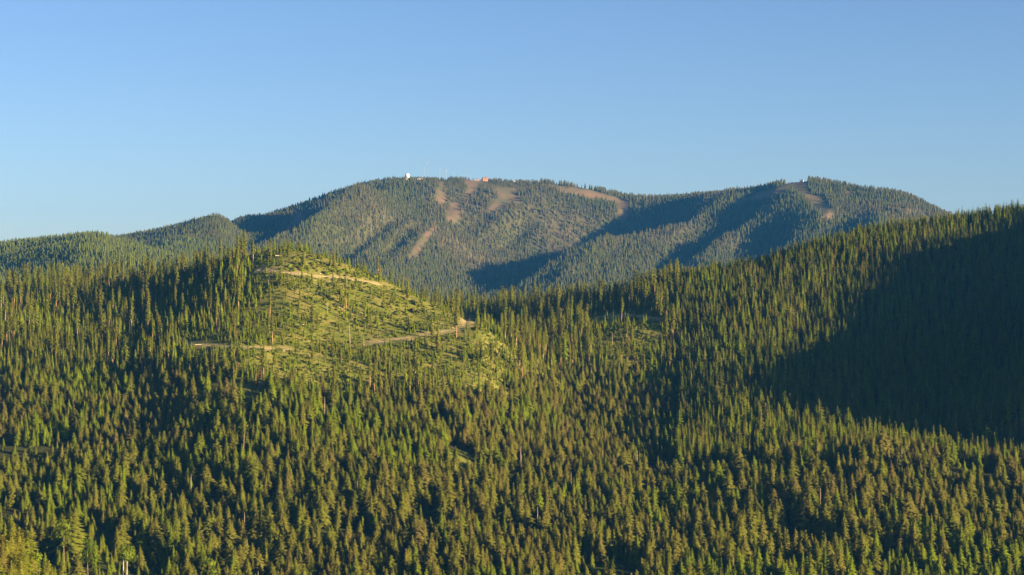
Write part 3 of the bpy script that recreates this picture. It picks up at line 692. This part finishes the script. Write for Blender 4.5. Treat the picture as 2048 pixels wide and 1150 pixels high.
# ------------------------------------------------------------------ single trees: the largest in view, each a thing with trunk and crown
def screen(a):
    px = 1024 + F*a[:, 0]/a[:, 1]; top = 575 - (a[:, 2] + a[:, 3] - CZ)*F/a[:, 1]; return px, top
def tag(o, label, cat, group=None):
    o["label"] = label; o["category"] = cat
    if group: o["group"] = group
def empty(name, loc, rz=0.0):
    o = bpy.data.objects.new(name, None); COL.objects.link(o); o.location = loc; o.rotation_euler = (0, 0, rz); o.empty_display_size = 0.5; return o
def obj(name, me, parent=None):
    o = bpy.data.objects.new(name, me); COL.objects.link(o); o.parent = parent; return o
def plant(kind, name, row, label, cat, group, parts=("trunk", "crown"), form_i=None):
    x, y, z, h, wd, ti = (float(q) for q in row); tm, cm, _ = FORMS[kind][random.randrange(len(FORMS[kind])) if form_i is None else form_i]
    e = empty(name, (x, y, z), random.uniform(0, 6.28)); s = h/NOM[kind]; e.scale = (s*wd, s*wd, s)
    if kind not in ('sapling',): e.rotation_euler = (random.gauss(0, 0.015), random.gauss(0, 0.015), e.rotation_euler[2])
    a = obj(parts[0], tm, e); c = obj(parts[1], cm, e); c["tint"] = ti; a["tint"] = ti
    tag(e, label, cat, group); return e
ORD = ["at the far left", "a tenth across from the left", "a fifth across from the left", "three tenths across", "two fifths across", "just right of centre", "three fifths across", "seven tenths across", "a fifth in from the right", "at the far right"]
def side(px, top): return ORD[min(9, max(0, int((px + (60 if px < 1024 else 0))/204.8)))] + (", tip at bottom edge" if top > 1085 else "" if top > 1020 else ", tip higher up")
def build_(r_): return ("tall " if r_[3] > 18.5 else "short " if r_[3] < 15 else "") + ("broad" if r_[4] > 1.5 else "narrow" if r_[4] < 1.3 else "full-crowned")
# nearest firs and larches
allc = np.concatenate([np.c_[trees['fir'], np.zeros(len(trees['fir']))], np.c_[trees['larch'], np.ones(len(trees['larch']))]])
px, top = screen(allc); size = allc[:, 3]/allc[:, 1]
cand = np.where((px > 5) & (px < 2043) & (top < 1128) & (allc[:, 3] > 10))[0]
pick = cand[np.argsort(-(size[cand] + 0.004*np.clip((1150-top[cand]), 0, 60)/60))][:300]
sel = np.zeros(len(allc), bool); sel[pick] = True
for i in pick:
    r_ = allc[i]; lar = r_[6] > 0.5
    if lar: plant('larch', 'larch_tree', r_[:6], f"{build_(r_)} yellow-green larch, {side(px[i], top[i])}", "larch tree", "nearest larches along the bottom of the view")
    else: plant('fir', 'fir_tree', r_[:6], f"{build_(r_)} {'brownish' if r_[5] < 0.22 else 'dark olive' if r_[5] < 0.42 else 'olive green'} fir, {side(px[i], top[i])}", "fir tree", "nearest firs along the bottom of the view")
rest = allc[~sel]; trees['fir'], trees['larch'] = rest[rest[:, 6] < 0.5][:, :6], rest[rest[:, 6] > 0.5][:, :6]
# tall pines
pn = trees['pine']; px, top = screen(pn); c_ = np.clip(np.interp(px, PX, np.arange(nP)).astype(int), 0, nP-1); r_i = np.clip(((np.log(pn[:, 1]) - LD[0])/(LD[1] - LD[0])).astype(int), 0, NR-1)
shown = np.clip(RUNp[c_, r_i] - top, 0, 80); order = np.argsort(-(shown*(px > 0)*(px < 2048)))[:290]; sel = np.zeros(len(pn), bool); sel[order] = True
for i in order:
    p = px[i]
    where = ("left shoulder" if p < 480 else "grassy knoll" if p < 960 else "hollow right of knoll" if p < 1180 else "saddle") + ", " + ORD[min(9, max(0, int((p + (60 if p < 1024 else 0))/204.8)))]
    sh = ("very tall" if pn[i, 3] > 30 else "tall" if pn[i, 3] > 25 else "shorter") + (" olive" if pn[i, 5] < 0.45 else " green")
    where += ", on skyline" if pn[i, 1] > 1980 else ", near side" if pn[i, 1] < 1720 else ""
    plant('pine', 'pine_tree', pn[i], f"{sh} orange-trunked pine, {where}", "pine tree", "tall slender pines on the knoll and saddle")
trees['pine'] = pn[~sel]
# dead snags standing on and around the knoll
for (a, b_, h, lab) in ((455,516,14,"bare pale snag on the skyline at the knoll's left shoulder"),(534,508,9,"short grey snag at the left end of the knoll's top"),(540,506,9.5,"thickest of the grey snags on top of the knoll"),(503,520,6,"low broken snag left of the knoll's top"),
    (540,576,9,"leaning pale snag below the upper track, right one of a pair"),(512,574,8,"leaning pale snag below the upper track, left one of a pair"),(694,575,12,"straight bare snag below the upper track on the knoll"),(808,560,14,"tall bare snag on the knoll's right skyline"),
    (700,690,18,"tall pale snag beside the lower road's left end"),(655,625,9,"short snag in the saplings in the middle of the knoll"),(728,702,12,"pale snag just below the lower road's left end"),(1042,940,17,"reddish bare snag in the near forest right of the small meadow"),
    (975,612,18,"bare snag among the pines behind the road's end"),(420,560,15,"pale snag among pines left of the upper track"),(610,520,8,"thin snag right of the knoll's top"),(1225,690,12,"pale snag in the small clearing on the saddle")):
    x, y, z = spot(a, b_); e = plant('snag', 'dead_tree', (x, y, z, h, 1.0 + 4.0/h, 0), lab, "dead tree", "bare dead trees", ("trunk", "branches"))
    if "leaning" in lab: e.rotation_euler = (0, -0.2, 0)
ax, ay = jitter(-280, 330, 930, 1420, 60.0); okk, az, apx, apy = in_view(ax, ay, 16, -20); zx, zy, hill, near, draw, left = zone_split(ax, ay)
for i in np.where(okk & near & (rng.random(ax.shape) < 0.4))[0]:
    plant('snag', 'dead_tree', (ax[i], ay[i], az[i], rng.uniform(13, 20), 1.0, 0), f"bare grey snag rising from the near forest, {ORD[min(9, max(0, int(apx[i]/204.8)))]}", "dead tree", "bare dead trees", ("trunk", "branches"))
# red-brown dying conifers
for (a, b_, h, lab) in ((1352,590,17,"rusty red dying conifer at the left edge of the right hill"),(512,775,12,"rust brown dying conifer below the knoll, the lower of two"),(522,758,12,"rust brown dying conifer below the knoll, the upper of two"),(345,770,12,"rust brown conifer in the forest below the left shoulder"),
    (1270,735,11,"rust tinged conifer below the saddle clearing"),(1500,700,14,"rust brown conifer halfway up the right hill"),(1420,640,13,"rusty conifer near the left part of the right hill")):
    x, y, z = spot(a, b_); plant('slim', 'dying_conifer', (x, y, z, h, 1.3, 1.0), lab, "dying conifer", "rust coloured dying conifers")

# broadleaf trees at the bottom left corner
def broadleaf(seed, h, crown_lo, crown_r, leaves, lsize):
    rs = random.Random(seed); tr, br, cr = Geo(), Geo(), Geo()
    bx, by = rs.uniform(-.04, .04)*h, rs.uniform(-.04, .04)*h
    P = lambda t: Vector((bx*math.sin(t*2.2), by*t, h*t))
    tube(tr, [P(0) - Vector((0, 0, 1)), P(0.3), P(0.6), P(0.9)], [0.38, 0.31, 0.22, 0.08], 8)
    tips = []
    for _ in range(16):
        t = rs.uniform(crown_lo - 0.12, 0.9); a = rs.uniform(0, 6.28); L = crown_r*rs.uniform(0.6, 1.1)
        d = Vector((math.cos(a), math.sin(a), rs.uniform(0.35, 0.9))); p = P(t); e = p + d*L*0.75
        tube(br, [p, p + d*L*0.4 + Vector((0, 0, 0.1*L)), e], [0.13, 0.09, 0.03], 5); tips.append(e)
    tips.append(P(0.95))
    for _ in range(leaves):
        c = rs.choice(tips); p = c + Vector((rs.gauss(0, 1), rs.gauss(0, 1), rs.gauss(0, 0.7)))*crown_r*0.30
        n = Vector((rs.gauss(0, 1), rs.gauss(0, 1), rs.gauss(0.6, 1))).normalized(); a = n.orthogonal().normalized(); b2 = n.cross(a); s = lsize*rs.uniform(0.6, 1.3)
        cr.tri(p + a*s, p + b2*s, p - a*s*0.8 - b2*s*0.8)
    return tr, br, cr.outward(0.3, 0.55, (0, 0, h*0.9))
def broad(px, base_py, y, h, lab, seed, lo, cr_, tint, bark, leaves=1500, ls=0.46):
    x = (px - 1024)/F*y; e = empty("broadleaf_tree", (x, y, float(hz(x, y))))
    tr, br, cr = broadleaf(seed, h, lo, cr_, leaves, ls)
    obj("trunk", tr.mesh("trunk_broadleaf", bark, True), e); obj("branches", br.mesh("branches_broadleaf", bark, True), e); c = obj("crown", cr.mesh("crown_broadleaf", M_LEAF), e); c["tint"] = tint
    tag(e, lab, "broadleaf tree", "broadleaf trees in the bottom left corner")
def fit_h(px, y, top_py):
    x = (px - 1024)/F*y; return 300.0 + (575 - top_py)/F*y - float(hz(x, y))
for (px_, y_, top_, lab, seed, lo, cr_, ti, bark) in (
    (258, 990, 1084, "white-trunked tree with a round leafy top, the taller and right one of two", 1, 0.86, 3.6, 0.7, M_PALEBARK),
    (240, 985, 1087, "white-trunked tree with a sparse leafy top, the left one of two", 2, 0.87, 3.0, 0.8, M_PALEBARK),
    (130, 1085, 1036, "round-topped yellow-green broadleaf tree standing in dark shade behind the near trees", 3, 0.72, 3.4, 1.0, M_BARK),
    (178, 1040, 1072, "layered dark green broadleaf tree left of the two white trunks", 4, 0.62, 3.6, 0.2, M_BARK),
    (415, 960, 1112, "bright lime green bushy tree at the bottom edge", 5, 0.45, 3.2, 1.0, M_BARK),
    (62, 800, 1112, "pale feathery broadleaf tree on the near hillock at the left", 6, 0.5, 4.0, 0.9, M_BARK)):
    broad(px_, 0, y_, max(9.0, fit_h(px_, y_, top_)), lab, seed, lo, cr_, ti, bark)

# ------------------------------------------------------------------ the uncountable rest of the forest, by stands
protos = {}
def proto_collection(key):
    if key not in protos:
        c = bpy.data.collections.new("forms_" + key)
        for i, (_, _, jm) in enumerate(FORMS[key]):
            c.objects.link(bpy.data.objects.new(f"form_{key}_{i:02d}", jm))
        protos[key] = c
    return protos[key]
def gn_tree(key):
    ng = bpy.data.node_groups.new("stand_" + key, 'GeometryNodeTree')
    ng.interface.new_socket(name="Geometry", in_out='INPUT', socket_type='NodeSocketGeometry'); ng.interface.new_socket(name="Geometry", in_out='OUTPUT', socket_type='NodeSocketGeometry')
    n, l = ng.nodes, ng.links
    gi, go = n.new("NodeGroupInput"), n.new("NodeGroupOutput")
    ip = n.new("GeometryNodeInstanceOnPoints"); ci = n.new("GeometryNodeCollectionInfo")
    ci.inputs["Collection"].default_value = proto_collection(key); ci.inputs["Separate Children"].default_value = True; ci.inputs["Reset Children"].default_value = True
    def na(nm, t):
        a = n.new("GeometryNodeInputNamedAttribute"); a.data_type = t; a.inputs["Name"].default_value = nm; return a.outputs["Attribute"]
    ip.inputs["Pick Instance"].default_value = True
    l.new(gi.outputs[0], ip.inputs["Points"]); l.new(ci.outputs[0], ip.inputs["Instance"])
    l.new(na("pick", 'INT'), ip.inputs["Instance Index"]); l.new(na("scl", 'FLOAT_VECTOR'), ip.inputs["Scale"])
    e2r = n.new("FunctionNodeEulerToRotation"); l.new(na("rot", 'FLOAT_VECTOR'), e2r.inputs[0]); l.new(e2r.outputs[0], ip.inputs["Rotation"])
    l.new(ip.outputs[0], go.inputs[0]); return ng
def stand(name, key, rows, label, cat):
    if len(rows) == 0: return
    me = bpy.data.meshes.new(name); n = len(rows); me.vertices.add(n); me.vertices.foreach_set("co", rows[:, :3].astype(np.float32).ravel())
    s = rows[:, 3]/NOM[key]
    a = me.attributes.new("pick", 'INT', 'POINT'); a.data.foreach_set("value", rng.integers(0, len(FORMS[key]), n).astype(np.int32))
    a = me.attributes.new("scl", 'FLOAT_VECTOR', 'POINT'); a.data.foreach_set("vector", np.stack([s*rows[:, 4], s*rows[:, 4], s], -1).astype(np.float32).ravel())
    a = me.attributes.new("rot", 'FLOAT_VECTOR', 'POINT'); a.data.foreach_set("vector", np.stack([rng.normal(0, 0.02, n), rng.normal(0, 0.02, n), rng.uniform(0, 6.28, n)], -1).astype(np.float32).ravel())
    set_attr(me, "tint", rows[:, 5])
    o = bpy.data.objects.new(name, me); COL.objects.link(o); md = o.modifiers.new("stand", 'NODES'); md.node_group = gn_tree(key)
    o["kind"] = "stuff"; o["label"] = label; o["category"] = cat
stand("fir_forest", 'fir', trees['fir'], "dense olive fir forest on the near slope below the knoll", "forest")
stand("larch_stand", 'larch', trees['larch'], "brighter green larches mixed through the near slope forest", "forest")
stand("hillside_forest", 'slim', trees['slim'], "dense slim conifers covering the right hill and draw", "forest")
stand("pine_stand", 'pine', trees['pine'], "remaining tall pines behind the knoll and along the saddle", "forest")
stand("young_conifers", 'sapling', trees['sapling'], "bright green young conifers scattered over the grassy knoll", "saplings")
stand("low_shrubs", 'shrub', trees['shrub'], "low green shrubs dotted over the knoll's grass", "shrubs")
stand("mountain_forest", 'far', trees['far'], "distant conifer forest on the hazy blue mountain", "forest")
stand("mountain_snags", 'farsnag', trees['farsnag'], "pale dead trunks among the distant mountain forest", "forest")

# ------------------------------------------------------------------ dirt tracks, logs, rocks
M_ROAD = plain("dirt_track_surface", (0.50, 0.36, 0.19), 0.95, 0.35, 0.25)
M_ROADG = plain("grassed_track_surface", (0.30, 0.26, 0.09), 0.95, 0.35, 0.25)
def track(name, P, width, mat):
    q = np.array(resample(P, 4.0)); v = []
    for i in range(len(q)):
        t = q[min(i+1, len(q)-1)] - q[max(i-1, 0)]; t = t/np.hypot(*t); n_ = np.array([-t[1], t[0]])
        for k_ in range(6):
            f = (k_/5 - 0.5)*width*(1 + 0.15*math.sin(i*1.7 + k_)); p = q[i] + n_*f; v.append((p[0], p[1], float(hz(p[0], p[1])) + 0.12))
    fc = [(i*6+k_, i*6+k_+1, (i+1)*6+k_+1, (i+1)*6+k_) for i in range(len(q)-1) for k_ in range(5)]
    me = bpy.data.meshes.new(name); me.from_pydata(v, [], fc); me.materials.append(mat); o = obj(name, me); o["kind"] = "structure"
track("dirt_road", ROAD, 3.6, M_ROADG); track("upper_dirt_track", ROAD2, 2.6, M_ROAD); track("lower_dirt_track", ROAD3, 2.2, M_ROAD); track("saddle_dirt_track", ROAD4, 2.2, M_ROADG)
lg = Geo(); tube(lg, [(-4, 0, 0), (0, 0.1, 0.05), (4, 0, 0)], [0.34, 0.28, 0.16], 7)
sb = Geo(); tube(sb, [(-1, 0, 0.2), (-0.8, 0.5, 0.7)], [0.09, 0.03], 4); tube(sb, [(1.2, 0, 0.15), (1.5, -0.5, 0.5)], [0.08, 0.03], 4)
lm, sm = lg.mesh("fallen_log_stem", M_LOG, True), sb.mesh("fallen_log_stubs", M_LOG, True)
LOGS = [(545,553,"upper track's left part"),(625,561,"slope just under the upper track"),(655,563,"slope under the upper track, right of its neighbour"),(437,668,"left bare patch, uppermost"),(400,690,"lower track's left end"),(440,700,"lower track's left half"),(492,697,"lower track's middle"),
        (520,703,"lower track's right end"),(604,650,"grass in the middle of the knoll"),(575,660,"grass left of the knoll's middle"),(700,640,"grass above the lower road"),(880,648,"cut bank above the road"),(560,512,"top of the knoll"),(1240,650,"saddle clearing"),(470,640,"saplings on the knoll's left slope")]
for a, b_, lab in LOGS:
    x, y, z = spot(a, b_); e = empty("fallen_log", (x, y, z + 0.25), random.uniform(-0.5, 0.5)); s = random.uniform(0.7, 1.25); e.scale = (s, s*1.1, s*1.1)
    obj("stem", lm, e); obj("branch_stub", sm, e); tag(e, f"bleached fallen log lying on the {lab}", "fallen log", "fallen logs on the knoll")
def rock_mesh(seed):
    rs = random.Random(seed); import bmesh
    bm = bmesh.new(); bmesh.ops.create_icosphere(bm, subdivisions=2, radius=1.0)
    for v in bm.verts: v.co *= rs.uniform(0.75, 1.15); v.co.z *= 0.7
    me = bpy.data.meshes.new("boulder"); bm.to_mesh(me); bm.free(); me.materials.append(M_ROCK); return me
rocks = [rock_mesh(i) for i in range(3)]
for i, (a, b_, s, lab) in enumerate(((569,569,0.8,"pale yellowish boulder alone on the grass below the upper track"),(925,650,1.1,"largest pale boulder in the road's cut bank"),(938,647,0.9,"pale boulder in the cut bank, nearest the road's end"),(905,656,0.8,"pale boulder at the foot of the cut bank, left one"),(640,548,1.0,"small boulder on the upper track's verge"),(975,655,0.8,"boulder just past the road's right end"),(790,590,0.8,"boulder on the knoll's right shoulder"))):
    x, y, z = spot(a, b_); o = obj("boulder", rocks[i % 3]); o.location = (x, y, z + s*0.25); o.scale = (s, s*0.9, s); tag(o, lab, "boulder", "boulders on the knoll")

# ------------------------------------------------------------------ summit buildings, masts and radar dome
import bmesh
M_WHITE = plain("white_radome_shell", (0.80, 0.78, 0.76), 0.5, 0.05, 0.5)
M_CONC = plain("pinkish_concrete", (0.36, 0.27, 0.23), 0.8, 0.15, 0.4)
M_STEEL = plain("grey_galvanised_steel", (0.45, 0.46, 0.48), 0.5, 0.1, 0.5, 0.3)
M_REDP = plain("red_mast_paint", (0.45, 0.12, 0.08), 0.6, 0.1, 0.5)
M_WOOD = plain("orange_log_wall", (0.36, 0.17, 0.09), 0.8, 0.2, 0.6)
M_ROOF = plain("brown_metal_roof", (0.28, 0.13, 0.09), 0.6, 0.15, 0.4)
M_GLASS = plain("dark_window_glass", (0.03, 0.035, 0.04), 0.15, 0.05, 0.4)
def box(bm, x0, x1, y0, y1, z0, z1):
    r_ = bmesh.ops.create_cube(bm, size=1.0)
    for v in r_['verts']: v.co = ((x0+x1)/2 + v.co.x*(x1-x0), (y0+y1)/2 + v.co.y*(y1-y0), (z0+z1)/2 + v.co.z*(z1-z0))
def bobj(name, fn, mat, parent=None, sm_=False):
    bm = bmesh.new(); fn(bm); me = bpy.data.meshes.new(name); bm.to_mesh(me); bm.free(); me.materials.append(mat)
    if sm_: me.polygons.foreach_set("use_smooth", np.ones(len(me.polygons), bool))
    return obj(name, me, parent)
def crest_y(px, lo=5600, hi=6700):
    d = np.linspace(lo, hi, 500); x = (px - 1024)/F*d; i = int(np.argmin(575 - (hz(x, d) - CZ)*F/d)); return float(x[i]), float(d[i]), float(hz(x[i], d[i]))
def on_crest(px, back=-8.0, base_py=None):
    x, y, z = crest_y(px); y += back; return x, y, (float(hz(x, y)) if base_py is None else CZ + (575-base_py)/F*y)
# radar dome
x, y, z = on_crest(815); e = empty("radar_dome", (x, y, z)); lift = 6.5
def dome(bm):
    bmesh.ops.create_icosphere(bm, subdivisions=3, radius=8.2)
    for v in bm.verts: v.co.z = max(v.co.z, -6.6) + lift + 7.0
bobj("dome_shell", dome, M_WHITE, e)
bobj("tower", lambda bm: (box(bm, -4.6, 2.2, -3.2, 3.2, -6, lift - 0.2), box(bm, -5.2, 4.4, -4.2, 4.2, lift - 0.2, lift + 0.6)), M_CONC, e)
bobj("door", lambda bm: box(bm, -2.0, -0.8, -3.35, -3.2, 0.5, 3.0), M_STEEL, e)
tag(e, "white spherical radar dome on a short tower at the mountain top", "radar dome")
def house(name, px, w_, d_, h_, rise, wall, roof, label, cat, back=-10.0, wins=3, lift=0.0, rz=0.0, gables=1):
    x, y, z = on_crest(px, back); e = empty(name, (x, y, z + lift), rz)
    bobj("wall", lambda bm: box(bm, -w_/2, w_/2, -d_/2, d_/2, -5, h_), wall, e)
    def rf(bm):
        for k_ in range(gables):
            x0 = -w_/2 - 0.6 + k_*(w_+1.2)/gables; x1 = x0 + (w_+1.2)/gables; xm = (x0+x1)/2
            vs_ = [bm.verts.new(p) for p in ((x0, -d_/2-0.7, h_), (x1, -d_/2-0.7, h_), (xm, -d_/2-0.7, h_+rise), (x0, d_/2+0.7, h_), (x1, d_/2+0.7, h_), (xm, d_/2+0.7, h_+rise))]
            for f in ((0,1,2),(5,4,3),(0,2,5,3),(1,4,5,2),(0,3,4,1)): bm.faces.new([vs_[i] for i in f])
    bobj("roof", rf, roof, e)
    for i in range(wins):
        xx = -w_/2 + (i+0.5)*w_/wins
        wv = bobj("window", lambda bm: box(bm, xx-0.8, xx+0.8, -d_/2-0.06, -d_/2, h_*0.35, h_*0.75), M_GLASS, e)
    bobj("door", lambda bm: box(bm, w_/2-2.2, w_/2-1.0, -d_/2-0.05, -d_/2, 0.1, 2.3), M_STEEL, e)
    tag(e, label, cat); return e
house("ski_lodge", 970, 18, 12, 7.5, 4.5, M_WOOD, M_ROOF, "orange-walled lodge with two gables on the summit ridge", "lodge", -30, 4, 2.5, 0.25, 2)
house("lodge_annex", 954, 14, 9, 3.0, 2.5, M_CONC, M_ROOF, "low brown-roofed annex left of the orange lodge", "building", -30, 3, 2.0)
house("equipment_building", 840, 18, 7, 3.2, 0.9, M_CONC, M_ROOF, "long low pinkish equipment building right of the radar dome", "building", -12, 4, 2.0)
house("summit_hut", 1603, 9, 6, 4.5, 1.8, M_WHITE, M_STEEL, "small white hut on top of the right-hand peak", "hut", -14, 2, 3.0)
house("lift_station", 1029, 9, 6, 4.0, 1.6, M_CONC, M_STEEL, "small grey lift building right of the orange lodge", "building", -14, 2, 2.0)
def mast(px, top_py, wid, label, bands, drum=None):
    x, y, z = on_crest(px, -6.0); h = CZ + (575-top_py)/F*y - z; e = empty("lattice_mast", (x, y, z))
    nb = bands; hb = (h+3)/nb
    def seg(bm, k_):
        z0, z1 = -3 + k_*hb, -3 + (k_+1)*hb; g = Geo(); c = [Vector((wid*math.cos(a), wid*math.sin(a), 0)) for a in (0.3, 2.4, 4.5)]
        for p in c: tube(g, [p + Vector((0, 0, z0)), p + Vector((0, 0, z1))], [0.14, 0.14], 4)
        n = max(2, int(hb/2.5))
        for j in range(n):
            za, zb = z0 + (z1-z0)*j/n, z0 + (z1-z0)*(j+1)/n
            for q in range(3): tube(g, [c[q] + Vector((0, 0, za)), c[(q+1) % 3] + Vector((0, 0, zb))], [0.07, 0.07], 3)
        return g
    for k_ in range(nb): obj("mast_section", seg(None, k_).mesh("mast_section", (M_REDP if k_ % 2 == 0 else M_STEEL) if bands > 2 else M_STEEL), e)
    g = Geo(); tube(g, [(0, 0, h-1), (0, 0, h+2)], [0.12, 0.05], 4); obj("antenna_tip", g.mesh("antenna_tip", M_STEEL), e)
    if drum:
        for zz, rr in drum:
            g = Geo(); tube(g, [(0, -wid-0.2, h+zz), (0, -wid-1.4, h+zz)], [rr, rr*0.9], 10); obj("dish_drum", g.mesh("dish_drum", M_STEEL, True), e)
    tag(e, label, "radio mast", "radio masts on the summit ridge")
mast(854.5, 317, 0.8, "tallest thin red and white lattice mast on the summit", 7)
mast(849.5, 335, 0.5, "thin mast just left of the tallest mast", 2)
mast(880, 338, 1.0, "stout dark mast midway along the summit ridge", 2, [(-2, 1.2)])
mast(885.5, 342, 0.5, "short thin pole between two stout masts", 2)
mast(892.5, 338, 1.0, "stout mast carrying white drum antennas", 2, [(-3, 1.2), (-7, 1.4), (-10, 1.2)])
mast(934, 337, 0.6, "thin mast left of the lodge on the summit ridge", 3)

# ------------------------------------------------------------------ the air
def air(bm): box(bm, -6500, 6500, -700, 10800, float(Z.min()) - 3, float(Z.max()) + 75)
hz_o = bobj("haze", air, bpy.data.materials.new("haze_air")); hm = hz_o.data.materials[0]; hm.use_nodes = True
hn = hm.node_tree.nodes; hn.remove(hn["Principled BSDF"]); pv = hn.new("ShaderNodeVolumePrincipled")
pv.inputs["Density"].default_value = HAZE_DENSITY; pv.inputs["Color"].default_value = HAZE_COLOR
for s_ in ("Density Attribute", "Temperature Attribute", "Color Attribute"): pv.inputs[s_].default_value = ""
pv.inputs["Anisotropy"].default_value = 0.0
hm.node_tree.links.new(pv.outputs[0], hn["Material Output"].inputs["Volume"])
hz_o["kind"] = "stuff"; hz_o["label"] = "thin blue evening haze over the valley"; hz_o["category"] = "haze"
